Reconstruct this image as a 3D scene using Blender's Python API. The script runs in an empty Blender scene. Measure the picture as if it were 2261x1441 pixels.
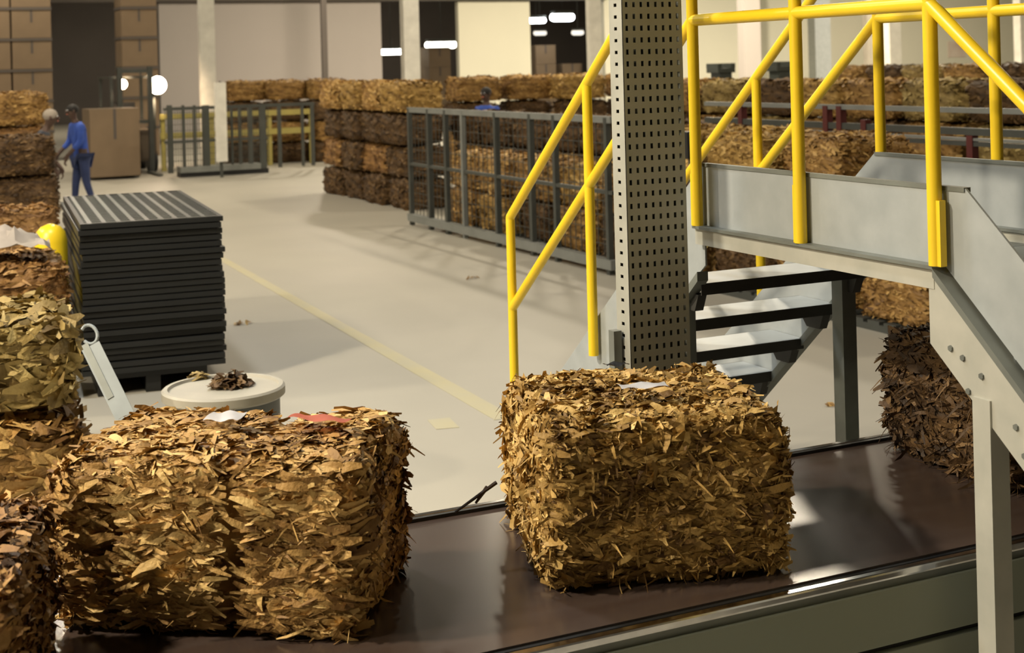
import bpy, bmesh, math, random
import numpy as np
from mathutils import Vector, Matrix, noise

scene = bpy.context.scene
col = scene.collection

# ------------------------------------------------------------------ camera
F_PX = 3130.0                      # focal length in pixels of the 2261 x 1441 frame
YAW = math.radians(25.3)           # camera looks this far off the +Y axis, towards +X
ROLL = math.radians(1.5)
EYE = 2.2
CX, CY = 1130.0, 141.0             # principal point (the picture is a crop)
cam_d = bpy.data.cameras.new('camera')
cam = bpy.data.objects.new('camera', cam_d)
col.objects.link(cam)
cam_d.sensor_fit = 'HORIZONTAL'
cam_d.sensor_width = 36.0
cam_d.lens = F_PX / 2261 * 36.0
cam_d.shift_x = 0.0
cam_d.shift_y = -(720.5 - CY) / 2261
cam_d.clip_end = 300
cam_d.dof.use_dof = True
cam_d.dof.focus_distance = 4.9
cam_d.dof.aperture_fstop = 4.5
cam.matrix_world = (Matrix.Translation((0, 0, EYE)) @ Matrix.Rotation(-YAW, 4, 'Z')
                    @ Matrix.Rotation(math.radians(90), 4, 'X') @ Matrix.Rotation(-ROLL, 4, 'Z'))
scene.camera = cam

# ------------------------------------------------------------------ world, lamps, exposure
w = bpy.data.worlds.new('world')
scene.world = w
w.use_nodes = True
w.node_tree.nodes['Background'].inputs[0].default_value = (0.55, 0.6, 0.65, 1)
w.node_tree.nodes['Background'].inputs[1].default_value = 0.05
scene.view_settings.view_transform = 'Standard'
scene.view_settings.look = 'None'
scene.view_settings.gamma = 1.0
scene.view_settings.use_curve_mapping = False
scene.view_settings.exposure = 0.0

CEIL = 9.0
WARM = (1.0, 0.87, 0.66)
COOL = (0.90, 0.96, 1.0)
# high-bay lamps hanging from the ceiling: x, y, watts, colour, what hangs below
HIGH_BAYS = [(-4.5, 5.5, 1500, WARM, 'over the aisle left of the belt'), (-9.5, 3.6, 1500, WARM, 'added unseen at the far left to brighten the bale fronts'), (-4.5, 13.5, 600, WARM, 'left of the black tray stack'),  # far left lamp is an unseen extra that brightens the bale fronts
             (-4.5, 21, 340, WARM, 'left of the far bale piles'), (-4.5, 29, 330, WARM, 'left of the forklift'),
             (0.8, 8.0, 300, COOL, 'over the black tray stack'), (3.5, 17, 300, WARM, 'over the open floor'),
             (3.5, 25, 380, WARM, 'over the far floor before the guard cage'), (3.5, 36, 310, WARM, 'before the pinkish wall'),
             (12.5, 9, 240, WARM, 'over the raised table conveyor'), (12.5, 17, 300, WARM, 'over the far end of the raised table conveyor'),
             (12.5, 26, 420, WARM, 'over the middle bale heap'), (12.5, 37, 560, WARM, 'before the narrow cream panel'),
             (22, 14, 450, WARM, 'over the dark bale row'), (24, 25, 700, WARM, 'over the press machines'),
             (22, 35, 2300, WARM, 'before the long cream wall'), (33, 33, 2200, WARM, 'before the right end of the cream wall'),
             (4, 55, 420, WARM, 'added in the rear hall to lighten the dark behind the pinkish wall'), (14, 57, 420, WARM, 'added in the rear hall to lighten the dark behind the narrow cream panel'),
             (24, 57, 300, WARM, 'added in the rear hall to lighten the dark behind the long cream wall')]  # rear hall high bays are unseen, added to lift the dark openings

# ------------------------------------------------------------------ helpers
def ray(px, py):
    dx, dy = px - CX, py - CY
    c, s = math.cos(ROLL), math.sin(ROLL)
    u = (dx * c - dy * s) / F_PX
    v = (dx * s + dy * c) / F_PX
    return Vector((math.sin(YAW) + u * math.cos(YAW), math.cos(YAW) - u * math.sin(YAW), -v))
def at(px, py, X=None, Y=None, Z=None, D=None):
    r = ray(px, py)
    t = X / r.x if X is not None else Y / r.y if Y is not None else (Z - EYE) / r.z if Z is not None else D
    return Vector((0, 0, EYE)) + r * t

def nt(m):
    return m.node_tree.nodes, m.node_tree.links
MATS = {}
def mat(name, c, rough=0.5, metal=0.0, c2=None, scale=4.0, bump=0.0, stretch=(1, 1, 1), detail=4.0, spec=0.5, bscale=None):
    if name in MATS:
        return MATS[name]
    m = bpy.data.materials.new(name)
    m.use_nodes = True
    N, L = nt(m)
    b = N['Principled BSDF']
    b.inputs['Roughness'].default_value = rough
    b.inputs['Metallic'].default_value = metal
    b.inputs['Specular IOR Level'].default_value = spec
    b.inputs['Base Color'].default_value = (*c, 1)
    if c2 is None:
        c2 = tuple(x * 0.8 for x in c)
    tc = N.new('ShaderNodeTexCoord'); mp = N.new('ShaderNodeMapping')
    mp.inputs['Scale'].default_value = stretch
    L.new(tc.outputs['Object'], mp.inputs[0])
    nz = N.new('ShaderNodeTexNoise'); nz.inputs['Scale'].default_value = scale; nz.inputs['Detail'].default_value = detail
    L.new(mp.outputs[0], nz.inputs['Vector'])
    rp = N.new('ShaderNodeValToRGB')
    rp.color_ramp.elements[0].position = 0.3; rp.color_ramp.elements[1].position = 0.7
    rp.color_ramp.elements[0].color = (*c2, 1); rp.color_ramp.elements[1].color = (*c, 1)
    L.new(nz.outputs[0], rp.inputs[0]); L.new(rp.outputs[0], b.inputs['Base Color'])
    if bump:
        n2 = N.new('ShaderNodeTexNoise'); n2.inputs['Scale'].default_value = bscale or scale * 6; n2.inputs['Detail'].default_value = 3
        L.new(mp.outputs[0], n2.inputs['Vector'])
        bp = N.new('ShaderNodeBump'); bp.inputs['Strength'].default_value = bump; bp.inputs['Distance'].default_value = 0.01
        L.new(n2.outputs[0], bp.inputs['Height']); L.new(bp.outputs[0], b.inputs['Normal'])
    MATS[name] = m
    return m
def emit(name, c, strength):
    m = bpy.data.materials.new(name); m.use_nodes = True
    N, L = nt(m)
    b = N['Principled BSDF']
    b.inputs['Base Color'].default_value = (*c, 1)
    b.inputs['Emission Color'].default_value = (*c, 1)
    b.inputs['Emission Strength'].default_value = strength
    return m
def leaf_mat(name, dark, mid, light, rough=0.6):
    """tobacco leaf: the tint attribute picks a colour for each leaf"""
    m = bpy.data.materials.new(name); m.use_nodes = True
    N, L = nt(m)
    b = N['Principled BSDF']
    b.inputs['Roughness'].default_value = rough
    b.inputs['Specular IOR Level'].default_value = 0.3
    a = N.new('ShaderNodeAttribute'); a.attribute_name = 'tint'
    tc = N.new('ShaderNodeTexCoord')
    nz = N.new('ShaderNodeTexNoise'); nz.inputs['Scale'].default_value = 22; nz.inputs['Detail'].default_value = 3
    L.new(tc.outputs['Object'], nz.inputs['Vector'])
    mx = N.new('ShaderNodeMath'); mx.operation = 'MULTIPLY_ADD'; mx.inputs[1].default_value = 0.5; 
    L.new(nz.outputs[0], mx.inputs[0])
    sb = N.new('ShaderNodeMath'); sb.operation = 'SUBTRACT'; sb.inputs[1].default_value = 0.25
    L.new(a.outputs['Fac'], sb.inputs[0]); L.new(sb.outputs[0], mx.inputs[2])
    rp = N.new('ShaderNodeValToRGB')
    e = rp.color_ramp.elements
    e[0].position = 0.05; e[0].color = (*dark, 1)
    e[1].position = 0.95; e[1].color = (*light, 1)
    k = e.new(0.5); k.color = (*mid, 1)
    L.new(mx.outputs[0], rp.inputs[0]); L.new(rp.outputs[0], b.inputs['Base Color'])
    n2 = N.new('ShaderNodeTexNoise'); n2.inputs['Scale'].default_value = 60; n2.inputs['Detail'].default_value = 4
    L.new(tc.outputs['Object'], n2.inputs['Vector'])
    bp = N.new('ShaderNodeBump'); bp.inputs['Strength'].default_value = 0.5; bp.inputs['Distance'].default_value = 0.01
    L.new(n2.outputs[0], bp.inputs['Height']); L.new(bp.outputs[0], b.inputs['Normal'])
    return m

class MB:
    """collects solid shapes and links them as ONE mesh object"""
    def __init__(s):
        s.bm = bmesh.new()
    def box(s, lo, hi, rot=0.0, pivot=None):
        lo, hi = Vector(lo), Vector(hi)
        c = (lo + hi) / 2; d = hi - lo
        M = Matrix.Translation(c) @ Matrix.Diagonal((d.x, d.y, d.z, 1))
        if rot:
            p = Vector(pivot) if pivot is not None else c
            M = Matrix.Translation(p) @ Matrix.Rotation(rot, 4, 'Z') @ Matrix.Translation(-p) @ M
        bmesh.ops.create_cube(s.bm, size=1, matrix=M)
        return s
    def tube(s, p0, p1, r, r2=None, seg=14, cap=True):
        p0, p1 = Vector(p0), Vector(p1)
        d = p1 - p0
        M = Matrix.Translation((p0 + p1) / 2) @ d.to_track_quat('Z', 'Y').to_matrix().to_4x4()
        bmesh.ops.create_cone(s.bm, cap_ends=cap, segments=seg, radius1=r, radius2=r if r2 is None else r2, depth=d.length, matrix=M)
        return s
    def ball(s, p, r, sc=(1, 1, 1), seg=12):
        M = Matrix.Translation(p) @ Matrix.Diagonal((*sc, 1))
        bmesh.ops.create_uvsphere(s.bm, u_segments=seg, v_segments=max(6, seg // 2), radius=r, matrix=M)
        return s
    def prism(s, pts, off):
        """polygon pts (3D, planar) extruded by the vector off"""
        off = Vector(off)
        a = [s.bm.verts.new(Vector(p)) for p in pts]
        b = [s.bm.verts.new(Vector(p) + off) for p in pts]
        n = len(pts)
        s.bm.faces.new(a); s.bm.faces.new(list(reversed(b)))
        for i in range(n):
            s.bm.faces.new((a[i], b[i], b[(i + 1) % n], a[(i + 1) % n]))
        return s
    def lathe(s, prof, c=(0, 0, 0), seg=32):
        """profile of (radius, z) turned about the z axis through c"""
        rings = []
        for r, z in prof:
            rings.append([s.bm.verts.new((c[0] + r * math.cos(2 * math.pi * i / seg), c[1] + r * math.sin(2 * math.pi * i / seg), c[2] + z)) for i in range(seg)])
        for a, b in zip(rings, rings[1:]):
            for i in range(seg):
                s.bm.faces.new((a[i], a[(i + 1) % seg], b[(i + 1) % seg], b[i]))
        s.bm.faces.new(list(reversed(rings[0]))); s.bm.faces.new(rings[-1])
        return s
    def build(s, name, m, parent=None, smooth=False, bevel=0.0, origin=None):
        bmesh.ops.recalc_face_normals(s.bm, faces=s.bm.faces)
        if bevel:
            bmesh.ops.bevel(s.bm, geom=[e for e in s.bm.edges], offset=bevel, segments=2, affect='EDGES', profile=0.7, clamp_overlap=True)
        me = bpy.data.meshes.new(name)
        if origin is not None:
            bmesh.ops.translate(s.bm, verts=s.bm.verts, vec=-Vector(origin))
        s.bm.to_mesh(me); s.bm.free()
        me.materials.append(m)
        if smooth:
            for p in me.polygons:
                p.use_smooth = True
            try:
                me.set_sharp_from_angle(angle=math.radians(40))
            except Exception:
                pass
        o = bpy.data.objects.new(name, me)
        col.objects.link(o)
        if origin is not None:
            o.location = origin
        if parent is not None:
            o.parent = parent
        return o
def empty(name, loc=(0, 0, 0), rz=0.0):
    o = bpy.data.objects.new(name, None)
    o.empty_display_size = 0.1
    col.objects.link(o)
    o.location = loc; o.rotation_euler = (0, 0, rz)
    return o
def tag(o, label, cat, group=None, kind=None):
    o['label'] = label; o['category'] = cat
    if group: o['group'] = group
    if kind: o['kind'] = kind
    return o
def struct(o, label=None, cat=None):
    o['kind'] = 'structure'
    if label: o['label'] = label
    if cat: o['category'] = cat
    return o
def local(parent, mb_obj):
    """keep a part built in world coordinates in place under an Empty that has a location"""
    mb_obj.parent = parent
    mb_obj.matrix_parent_inverse = Matrix.LocRotScale(parent.location, parent.rotation_euler, None).inverted()
    return mb_obj

ORD = ['first', 'second', 'third', 'fourth', 'fifth', 'sixth', 'seventh', 'eighth', 'ninth', 'tenth', 'eleventh', 'twelfth', 'thirteenth', 'fourteenth', 'fifteenth', 'sixteenth', 'seventeenth', 'eighteenth', 'nineteenth', 'twentieth', 'twenty-first', 'twenty-second', 'twenty-third', 'twenty-fourth']
# ------------------------------------------------------------------ materials
M_conc = mat('polished_concrete', (0.40, 0.375, 0.315), 0.5, c2=(0.345, 0.325, 0.275), scale=0.5, bump=0.05, detail=6, bscale=3)
M_wallpink = mat('painted_wall_pinkish', (0.38, 0.345, 0.325), 0.8, c2=(0.35, 0.32, 0.30), scale=0.3)
M_wallcream = mat('painted_wall_cream', (0.62, 0.6, 0.49), 0.8, c2=(0.57, 0.56, 0.46), scale=0.3)
M_walldark = mat('dark_wall', (0.10, 0.085, 0.075), 0.9, scale=0.4)
M_wallshell = mat('shell_wall', (0.15, 0.14, 0.12), 0.9, scale=0.4)
M_ceil = mat('ceiling_sheet', (0.08, 0.075, 0.07), 0.9, scale=0.4)
M_wallbrown = mat('brownish_paint', (0.30, 0.27, 0.22), 0.8)
M_white = mat('white_paint', (0.74, 0.72, 0.65), 0.6)
M_galv = mat('galvanised_steel', (0.43, 0.46, 0.47), 0.42, 0.25, c2=(0.36, 0.39, 0.40), scale=9, bump=0.03)
M_galvdark = mat('weathered_steel', (0.20, 0.215, 0.195), 0.5, 0.3, c2=(0.155, 0.165, 0.15), scale=7)
M_beam = mat('zinc_beam', (0.50, 0.49, 0.43), 0.5, 0.2, c2=(0.42, 0.42, 0.37), scale=9)
M_treadshade = mat('shaded_tread', (0.045, 0.043, 0.04), 0.6, 0.0, c2=(0.035, 0.034, 0.03), scale=9)  # dark paint stands in for the shade on the tread lips
M_yellow = mat('yellow_paint', (0.88, 0.62, 0.02), 0.35, c2=(0.82, 0.56, 0.018), scale=6)
M_oldyellow = mat('faded_yellow_paint', (0.42, 0.35, 0.09), 0.5, c2=(0.34, 0.29, 0.09), scale=3)
M_line = mat('faded_yellow_line', (0.47, 0.42, 0.25), 0.5, c2=(0.43, 0.40, 0.29), scale=3)
M_tray = mat('tray_grey', (0.44, 0.445, 0.375), 0.5, 0.05, c2=(0.39, 0.395, 0.33), scale=6)
M_trayside = mat('tray_flange', (0.42, 0.42, 0.37), 0.5, 0.15, scale=6)
M_green = mat('grey_green_panel', (0.27, 0.295, 0.24), 0.42, 0.0, c2=(0.24, 0.265, 0.215), scale=2)
M_chrome = mat('polished_rail', (0.75, 0.75, 0.76), 0.16, 1.0, c2=(0.6, 0.6, 0.62), scale=20)
M_black = mat('black_rubber', (0.012, 0.012, 0.012), 0.5)
M_belt = mat('brown_belt', (0.062, 0.045, 0.038), 0.25, 0.0, c2=(0.05, 0.032, 0.025), scale=3, stretch=(0.5, 6, 1), bump=0.02, spec=1.0)
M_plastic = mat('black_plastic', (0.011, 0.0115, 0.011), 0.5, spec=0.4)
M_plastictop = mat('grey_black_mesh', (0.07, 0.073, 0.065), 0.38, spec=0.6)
M_fence = mat('fence_grey', (0.075, 0.08, 0.072), 0.5, 0.3)
M_fencelight = mat('fence_light_grey', (0.22, 0.23, 0.215), 0.5, 0.2)
M_redpost = mat('dark_red_paint', (0.10, 0.022, 0.02), 0.45)
M_carton = mat('carton_board', (0.20, 0.14, 0.085), 0.8, c2=(0.17, 0.12, 0.073), scale=2)
M_bar = mat('bar_grey', (0.27, 0.30, 0.305), 0.5, 0.0, scale=8)
M_drum = mat('drum_pale', (0.37, 0.345, 0.285), 0.55, c2=(0.32, 0.30, 0.25), scale=5)
M_drumside = mat('drum_grey', (0.12, 0.13, 0.13), 0.5)
M_paper = mat('paper', (0.82, 0.83, 0.88), 0.7)
M_coral = mat('coral_tape', (0.72, 0.20, 0.12), 0.6)
M_skin = mat('skin', (0.09, 0.05, 0.035), 0.6)
M_hair = mat('hair', (0.012, 0.01, 0.009), 0.7)
M_blue = mat('blue_workwear', (0.04, 0.10, 0.48), 0.8, scale=12)
M_bluedark = mat('dark_blue_trousers', (0.035, 0.055, 0.16), 0.8, scale=12)
M_navy = mat('navy_workwear', (0.022, 0.028, 0.045), 0.8, scale=12)
M_boot = mat('boot', (0.02, 0.018, 0.016), 0.5)
M_machine = mat('machine_green_grey', (0.06, 0.07, 0.06), 0.55)
M_truck = mat('truck_body', (0.10, 0.075, 0.05), 0.5)
M_cloth = mat('off_white_cloth', (0.36, 0.31, 0.26), 0.85, scale=8)

LEAF = {
    'golden': leaf_mat('leaf_golden', (0.10, 0.05, 0.013), (0.37, 0.225, 0.062), (0.74, 0.51, 0.19)),
    'brown': leaf_mat('leaf_brown', (0.10, 0.048, 0.014), (0.31, 0.175, 0.052), (0.56, 0.36, 0.125)),
    'olive': leaf_mat('leaf_olive', (0.10, 0.062, 0.018), (0.31, 0.22, 0.075), (0.52, 0.40, 0.16)),
    'russet': leaf_mat('leaf_russet', (0.085, 0.038, 0.013), (0.25, 0.13, 0.042), (0.46, 0.27, 0.095)),
    'tan': leaf_mat('leaf_tan', (0.13, 0.06, 0.015), (0.42, 0.245, 0.075), (0.68, 0.47, 0.18)),
    'dark': leaf_mat('leaf_dark', (0.03, 0.017, 0.008), (0.095, 0.052, 0.02), (0.21, 0.125, 0.05)),
}

# ------------------------------------------------------------------ room shell
o = MB().box((-16, -8, -0.2), (48, 66, 0)).build('floor', M_conc); struct(o, 'pale polished concrete floor of the hall', 'floor')
floor = o
o = MB().box((-16, -8, CEIL), (48, 66, CEIL + 0.2)).build('ceiling', M_ceil); struct(o, 'dark sheet ceiling high above the hall', 'ceiling')
o = MB().box((-16.2, -8, 0), (-16, 66, CEIL)).build('wall_left', M_wallshell); struct(o, 'plain hall wall far to the left', 'wall')
o = MB().box((48, -8, 0), (48.2, 66, CEIL)).build('wall_right', M_wallcream); struct(o, 'cream hall wall far to the right', 'wall')
o = MB().box((-16, -8.2, 0), (48, -8, CEIL)).build('wall_near', M_wallshell); struct(o, 'plain hall wall behind the viewer', 'wall')
o = MB().box((-16, 66, 0), (48, 66.2, CEIL)).build('wall_rear', M_walldark); struct(o, 'dark rear wall of the storage hall beyond the partitions', 'wall')
YP = 44.0
def px2x(px, Y=YP, py=100):
    return at(px, py, Y=Y).x
def partition(name, a, b, m, label, h=4.35, Y=YP):
    xa, xb = px2x(a, Y), px2x(b, Y)
    o = MB().box((xa, Y, 0), (xb, Y + 0.25, h)).build(name, m)
    return struct(o, label, 'wall')
partition('wall_far_left', 352, 842, M_wallpink, 'pinkish grey partition wall behind the dark pole')
partition('wall_far_middle', 1013, 1171, M_wallcream, 'narrow cream partition wall panel between two dark openings')
partition('wall_far_right', 1335, 2700, M_wallcream, 'long cream partition wall behind the yellow railing', h=4.9)
# dark header beam over the openings
o = MB().box((px2x(-300), YP - 0.2, 4.38), (px2x(1335), YP + 0.35, 5.2)).build('trim_1', M_walldark); struct(o, 'dark steel header beam above the far partition walls', 'beam')

# painted floor lines
def floor_strip(name, pts, label=None):
    mb = MB().prism([(x, y, 0.0005) for x, y in pts], (0, 0, 0.002))
    o = mb.build(name, M_line, floor)
    if label: o['label'] = label
    return o
floor_strip('painted_line', [(3.60, 8.0), (3.74, 8.0), (3.86, 11.6), (3.74, 11.6)], 'faded yellow painted floor line')
floor_strip('painted_mark', [(3.2, 7.98), (3.34, 7.95), (3.38, 8.2), (3.24, 8.22)], 'faded yellow painted floor patch')
floor_strip('painted_line', [(3.74, 11.6), (3.86, 11.6), (4.05, 17.0), (3.95, 17.0)], 'very faint far end of the yellow floor line')

# ------------------------------------------------------------------ lamps of the hall
lamp_glow = emit('lamp_glow', (1.0, 0.93, 0.8), 12)
for i, (x, y, wt, c, where) in enumerate(HIGH_BAYS):
    t = empty('high_bay_lamp', (x, y, 7.4))
    tag(t, 'round high bay lamp on the ceiling, ' + where, 'lamp', 'high bay lamps on the ceiling')
    MB().lathe([(0.08, 0.55), (0.14, 0.35), (0.36, 0.1), (0.40, 0.02), (0.41, 0.0), (0.37, 0.0), (0.33, 0.09), (0.1, 0.3)][::-1], seg=20).build('reflector', M_white, t, True)
    MB().tube((0, 0, 0.5), (0, 0, CEIL - 7.4 - 0.002), 0.015, seg=6).build('suspension_rod', M_fence, t)
    ld = bpy.data.lights.new('high_bay_light', 'AREA')
    ld.shape = 'DISK'; ld.size = 0.7; ld.energy = wt; ld.color = c
    lo = bpy.data.objects.new('high_bay_light', ld); col.objects.link(lo)
    lo.parent = t; lo.location = (0, 0, -0.03)

# ------------------------------------------------------------------ tobacco bales
def rounded_box(n, half, r):
    """grid box with rounded edges -> verts (N,3), quads, smooth normals"""
    bm = bmesh.new()
    bmesh.ops.create_cube(bm, size=2)
    bmesh.ops.subdivide_edges(bm, edges=bm.edges, cuts=n, use_grid_fill=True)
    bm.verts.ensure_lookup_table()
    V = np.array([v.co for v in bm.verts])
    Q = [[v.index for v in f.verts] for f in bm.faces]
    bm.free()
    half = np.array(half)
    P = V * half
    core = np.clip(P, -(half - r), half - r)
    d = P - core
    l = np.linalg.norm(d, axis=1, keepdims=True)
    l[l == 0] = 1
    nrm = d / l
    return core + nrm * r, Q, nrm
def fbm(p, s):
    return noise.noise(Vector((p[0] * s[0], p[1] * s[1], p[2] * s[2])))
def bale_meshes(seed, half, n_body, pops, creases=(), bulge=0.03, hang=0.0, edge=0.22, dent=0.06, shaded_butts=None):
    """body mesh and leaf mesh of one bale, origin at the middle of its base.
    pops: leaf populations (count, length, width, twist, shag, stand-off); creases: positions along x pressed in by bindings;
    butts: axis whose two faces are tinted darker, for stem ends and for shade put into the colour"""
    rng = random.Random(seed)
    half = np.array(half)
    so = seed * 7.3
    R_ = min(half) * edge
    P, Q, Nn = rounded_box(n_body, half, R_)
    def disp(p, n):
        k = 0.030 * fbm((p[0] + so, p[1], p[2]), (3.2, 3.2, 5.5)) + 0.016 * fbm((p[0], p[1] + so, p[2]), (7, 7, 24)) + 0.008 * fbm((p[0], p[1], p[2] + so), (19, 19, 34))
        q = p / half
        k += bulge * (1 - min(1, q[0] ** 2)) * (1 - min(1, q[1] ** 2)) * (1.0 if abs(n[2]) > 0.6 else 0)
        k += bulge * 0.7 * (1 - min(1, q[2] ** 2)) * (1.0 if abs(n[2]) < 0.6 else 0)
        for cx, wd in creases:
            k -= dent * (1.0 if n[2] < 0.75 else 0.4) * math.exp(-((p[0] - cx) / wd) ** 2)
        if n[2] < -0.6: k = min(k, 0) * 0.3
        return k
    K = np.array([disp(p, n) for p, n in zip(P, Nn)])
    P2 = P + Nn * K[:, None]
    P2[:, 2] = np.maximum(P2[:, 2], -half[2])
    me = bpy.data.meshes.new('bale_body')
    Vb = P2.copy(); Vb[:, 2] += half[2]
    me.from_pydata(Vb.tolist(), [], Q)
    at_ = me.attributes.new('tint', 'FLOAT', 'POINT')
    tb = [0.40 + 0.5 * fbm((p[0] + so, p[1], p[2]), (6, 6, 22)) for p in P]
    at_.data.foreach_set('value', tb)
    for p in me.polygons: p.use_smooth = True
    A = np.array([half[1] * half[2]] * 2 + [half[0] * half[2]] * 2 + [half[0] * half[1] * 1.1])
    A = A / A.sum()
    Vf, Ff, Tf = [], [], []
    up = Vector((0, 0, 1))
    for n_flake, fl, fw, twist, shag, lift in pops:
        for fc in rng.choices(range(5), weights=A.tolist(), k=n_flake):
            u, v = rng.uniform(-1, 1), rng.uniform(-1, 1)
            if fc < 2: q = np.array([1 if fc else -1, u, v])
            elif fc < 4: q = np.array([u, 1 if fc == 3 else -1, v])
            else: q = np.array([u, v, 1])
            p = q * half
            if any(abs(p[0] - cx) < wd + fl * 0.2 for cx, wd in creases) and rng.random() < 0.93: continue
            core = np.clip(p, -(half - R_), half - R_)
            d = p - core
            n = d / (np.linalg.norm(d) or 1)
            p = core + n * R_
            p = p + n * (disp(p, n) + rng.uniform(-0.012, 0.002) + lift)
            n = Vector(n); pv = Vector(p)
            Ln = fl * rng.uniform(0.45, 1.7); W = fw * rng.uniform(0.4, 1.8)
            side = abs(n.z) < 0.75
            h = n.cross(up)
            if h.length < 0.2:
                h = Matrix.Rotation(rng.gauss(0, 0.7), 3, 'Z') @ Vector((1, 0.2, 0))
            h.normalize()
            th = rng.gauss(0, 0.35) if side else rng.gauss(0, 0.7)
            if side and rng.random() < (hang * (3.0 if fc == 0 else 1.0)): th = math.pi / 2 + rng.gauss(0, 0.35)
            t = (Matrix.Rotation(th, 3, n) @ h).normalized()
            if rng.random() < 0.5: t = -t
            b = n.cross(t).normalized()
            tw = (rng.uniform(0.1, 1.25) if side else abs(rng.gauss(0, 0.6))) * (1 if rng.random() < 0.6 else -1) * twist
            b = (b * math.cos(tw) + n * math.sin(tw)).normalized()
            yaw = min(1.35, abs(rng.gauss(0, 0.3)) * shag)
            t = (t * math.cos(yaw) + n * math.sin(yaw)).normalized()
            b = (b - t * b.dot(t)).normalized()
            nn = t.cross(b)
            curl = rng.uniform(-0.5, 0.5) * Ln
            base = len(Vf)
            prof = (0.55, 1.0, 0.9, 0.45)
            wob = rng.uniform(-1.1, 1.1)
            jit = [rng.uniform(-0.3, 0.3) for _ in range(4)]
            for k in range(4):
                s_ = k / 3
                c = pv + t * (Ln * (s_ - 0.25)) + nn * (curl * s_ * (1.1 - s_)) + b * (jit[k] * W * 0.6)
                if shag > 1.5: c = c - up * (0.5 * Ln * s_ * s_)
                ww = W * prof[k] * 0.5
                bb = b * math.cos(wob * s_) + nn * math.sin(wob * s_)
                for sg in (-1, 1):
                    vv = c + bb * (ww * sg)
                    if vv.z < -half[2] + 0.001: vv.z = -half[2] + 0.001
                    Vf.append(vv)
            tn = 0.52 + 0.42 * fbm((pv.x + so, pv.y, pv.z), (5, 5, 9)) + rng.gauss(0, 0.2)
            if shaded_butts is not None and fc // 2 == shaded_butts: tn -= 0.17  # lowers the tint for stem ends and paints in the side's shade
            for k in range(3):
                Ff.append((base + 2 * k, base + 2 * k + 1, base + 2 * k + 3, base + 2 * k + 2))
            Tf.extend([tn] * 8)
    me2 = bpy.data.meshes.new('bale_leaves')
    Va = np.array([tuple(v) for v in Vf]); Va[:, 2] += half[2]
    me2.from_pydata(Va.tolist(), [], Ff)
    a2 = me2.attributes.new('tint', 'FLOAT', 'POINT')
    a2.data.foreach_set('value', Tf)
    for p in me2.polygons: p.use_smooth = True
    return me, me2
def place_bale(meshes, leaf, loc, rz, label, group=None, name='tobacco_bale'):
    me, me2 = meshes
    key = leaf
    def with_mat(m):
        nm = m.name.split('.')[0]
        k = (m.as_pointer(), key)
        if k not in BALE_CACHE:
            c = m.copy(); c.materials.clear(); c.materials.append(LEAF[key]); BALE_CACHE[k] = c
        return BALE_CACHE[k]
    t = empty(name, loc, rz)
    tag(t, label, 'bale', group)
    b = bpy.data.objects.new('pressed_body', with_mat(me)); col.objects.link(b); b.parent = t
    l = bpy.data.objects.new('loose_leaves', with_mat(me2)); col.objects.link(l); l.parent = t; l['kind'] = 'stuff'
    return t
BALE_CACHE = {}

BELT_Z = 0.68
# foreground bales on the belt
R_ROT = math.radians(-15)
right_m = bale_meshes(3, (0.350, 0.345, 0.238), 36, [(20000, 0.034, 0.0085, 1.0, 0.9, 0.0), (6000, 0.055, 0.018, 0.6, 0.5, 0.0), (900, 0.050, 0.007, 0.9, 2.8, 0.0)], bulge=0.03, hang=0.14, shaded_butts=1)
bale_r = place_bale(right_m, 'golden', (2.235, 3.875, BELT_Z), R_ROT, 'golden brown bale in the middle of the belt with a white paper strip on top', 'bales riding on the belt')
left_m = bale_meshes(8, (0.42, 0.275, 0.232), 42, [(9000, 0.062, 0.017, 0.30, 0.25, 0.0), (17000, 0.036, 0.008, 0.7, 0.6, 0.0), (500, 0.050, 0.007, 0.9, 2.8, 0.0)], creases=((0.085, 0.036), (-0.25, 0.026)), bulge=0.03, dent=0.09, shaded_butts=0)
L_ROT = math.radians(-34)
bale_l = place_bale(left_m, 'tan', (1.0, 4.06, BELT_Z), L_ROT, 'long brown bale left on the belt with white paper and coral tape on top', 'bales riding on the belt')
end_m = bale_meshes(13, (0.34, 0.30, 0.20), 28, [(9000, 0.04, 0.010, 0.9, 0.9, 0.0), (3500, 0.065, 0.022, 0.5, 0.5, 0.0), (300, 0.05, 0.008, 0.9, 2.8, 0.0)])
place_bale(end_m, 'russet', (0.06, 3.76, BELT_Z), math.radians(-14), 'dark russet bale on the belt cut off by the left edge', 'bales riding on the belt')
dark_m = bale_meshes(17, (0.36, 0.33, 0.235), 28, [(10000, 0.042, 0.009, 1.0, 1.1, 0.0), (2000, 0.06, 0.02, 0.7, 0.7, 0.0), (1200, 0.075, 0.008, 0.9, 3.2, 0.0)])
place_bale(dark_m, 'dark', (3.95, 3.98, BELT_Z), math.radians(-4), 'dark brown shaggy bale on the belt underneath the crossover stairs', 'bales riding on the belt')

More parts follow.
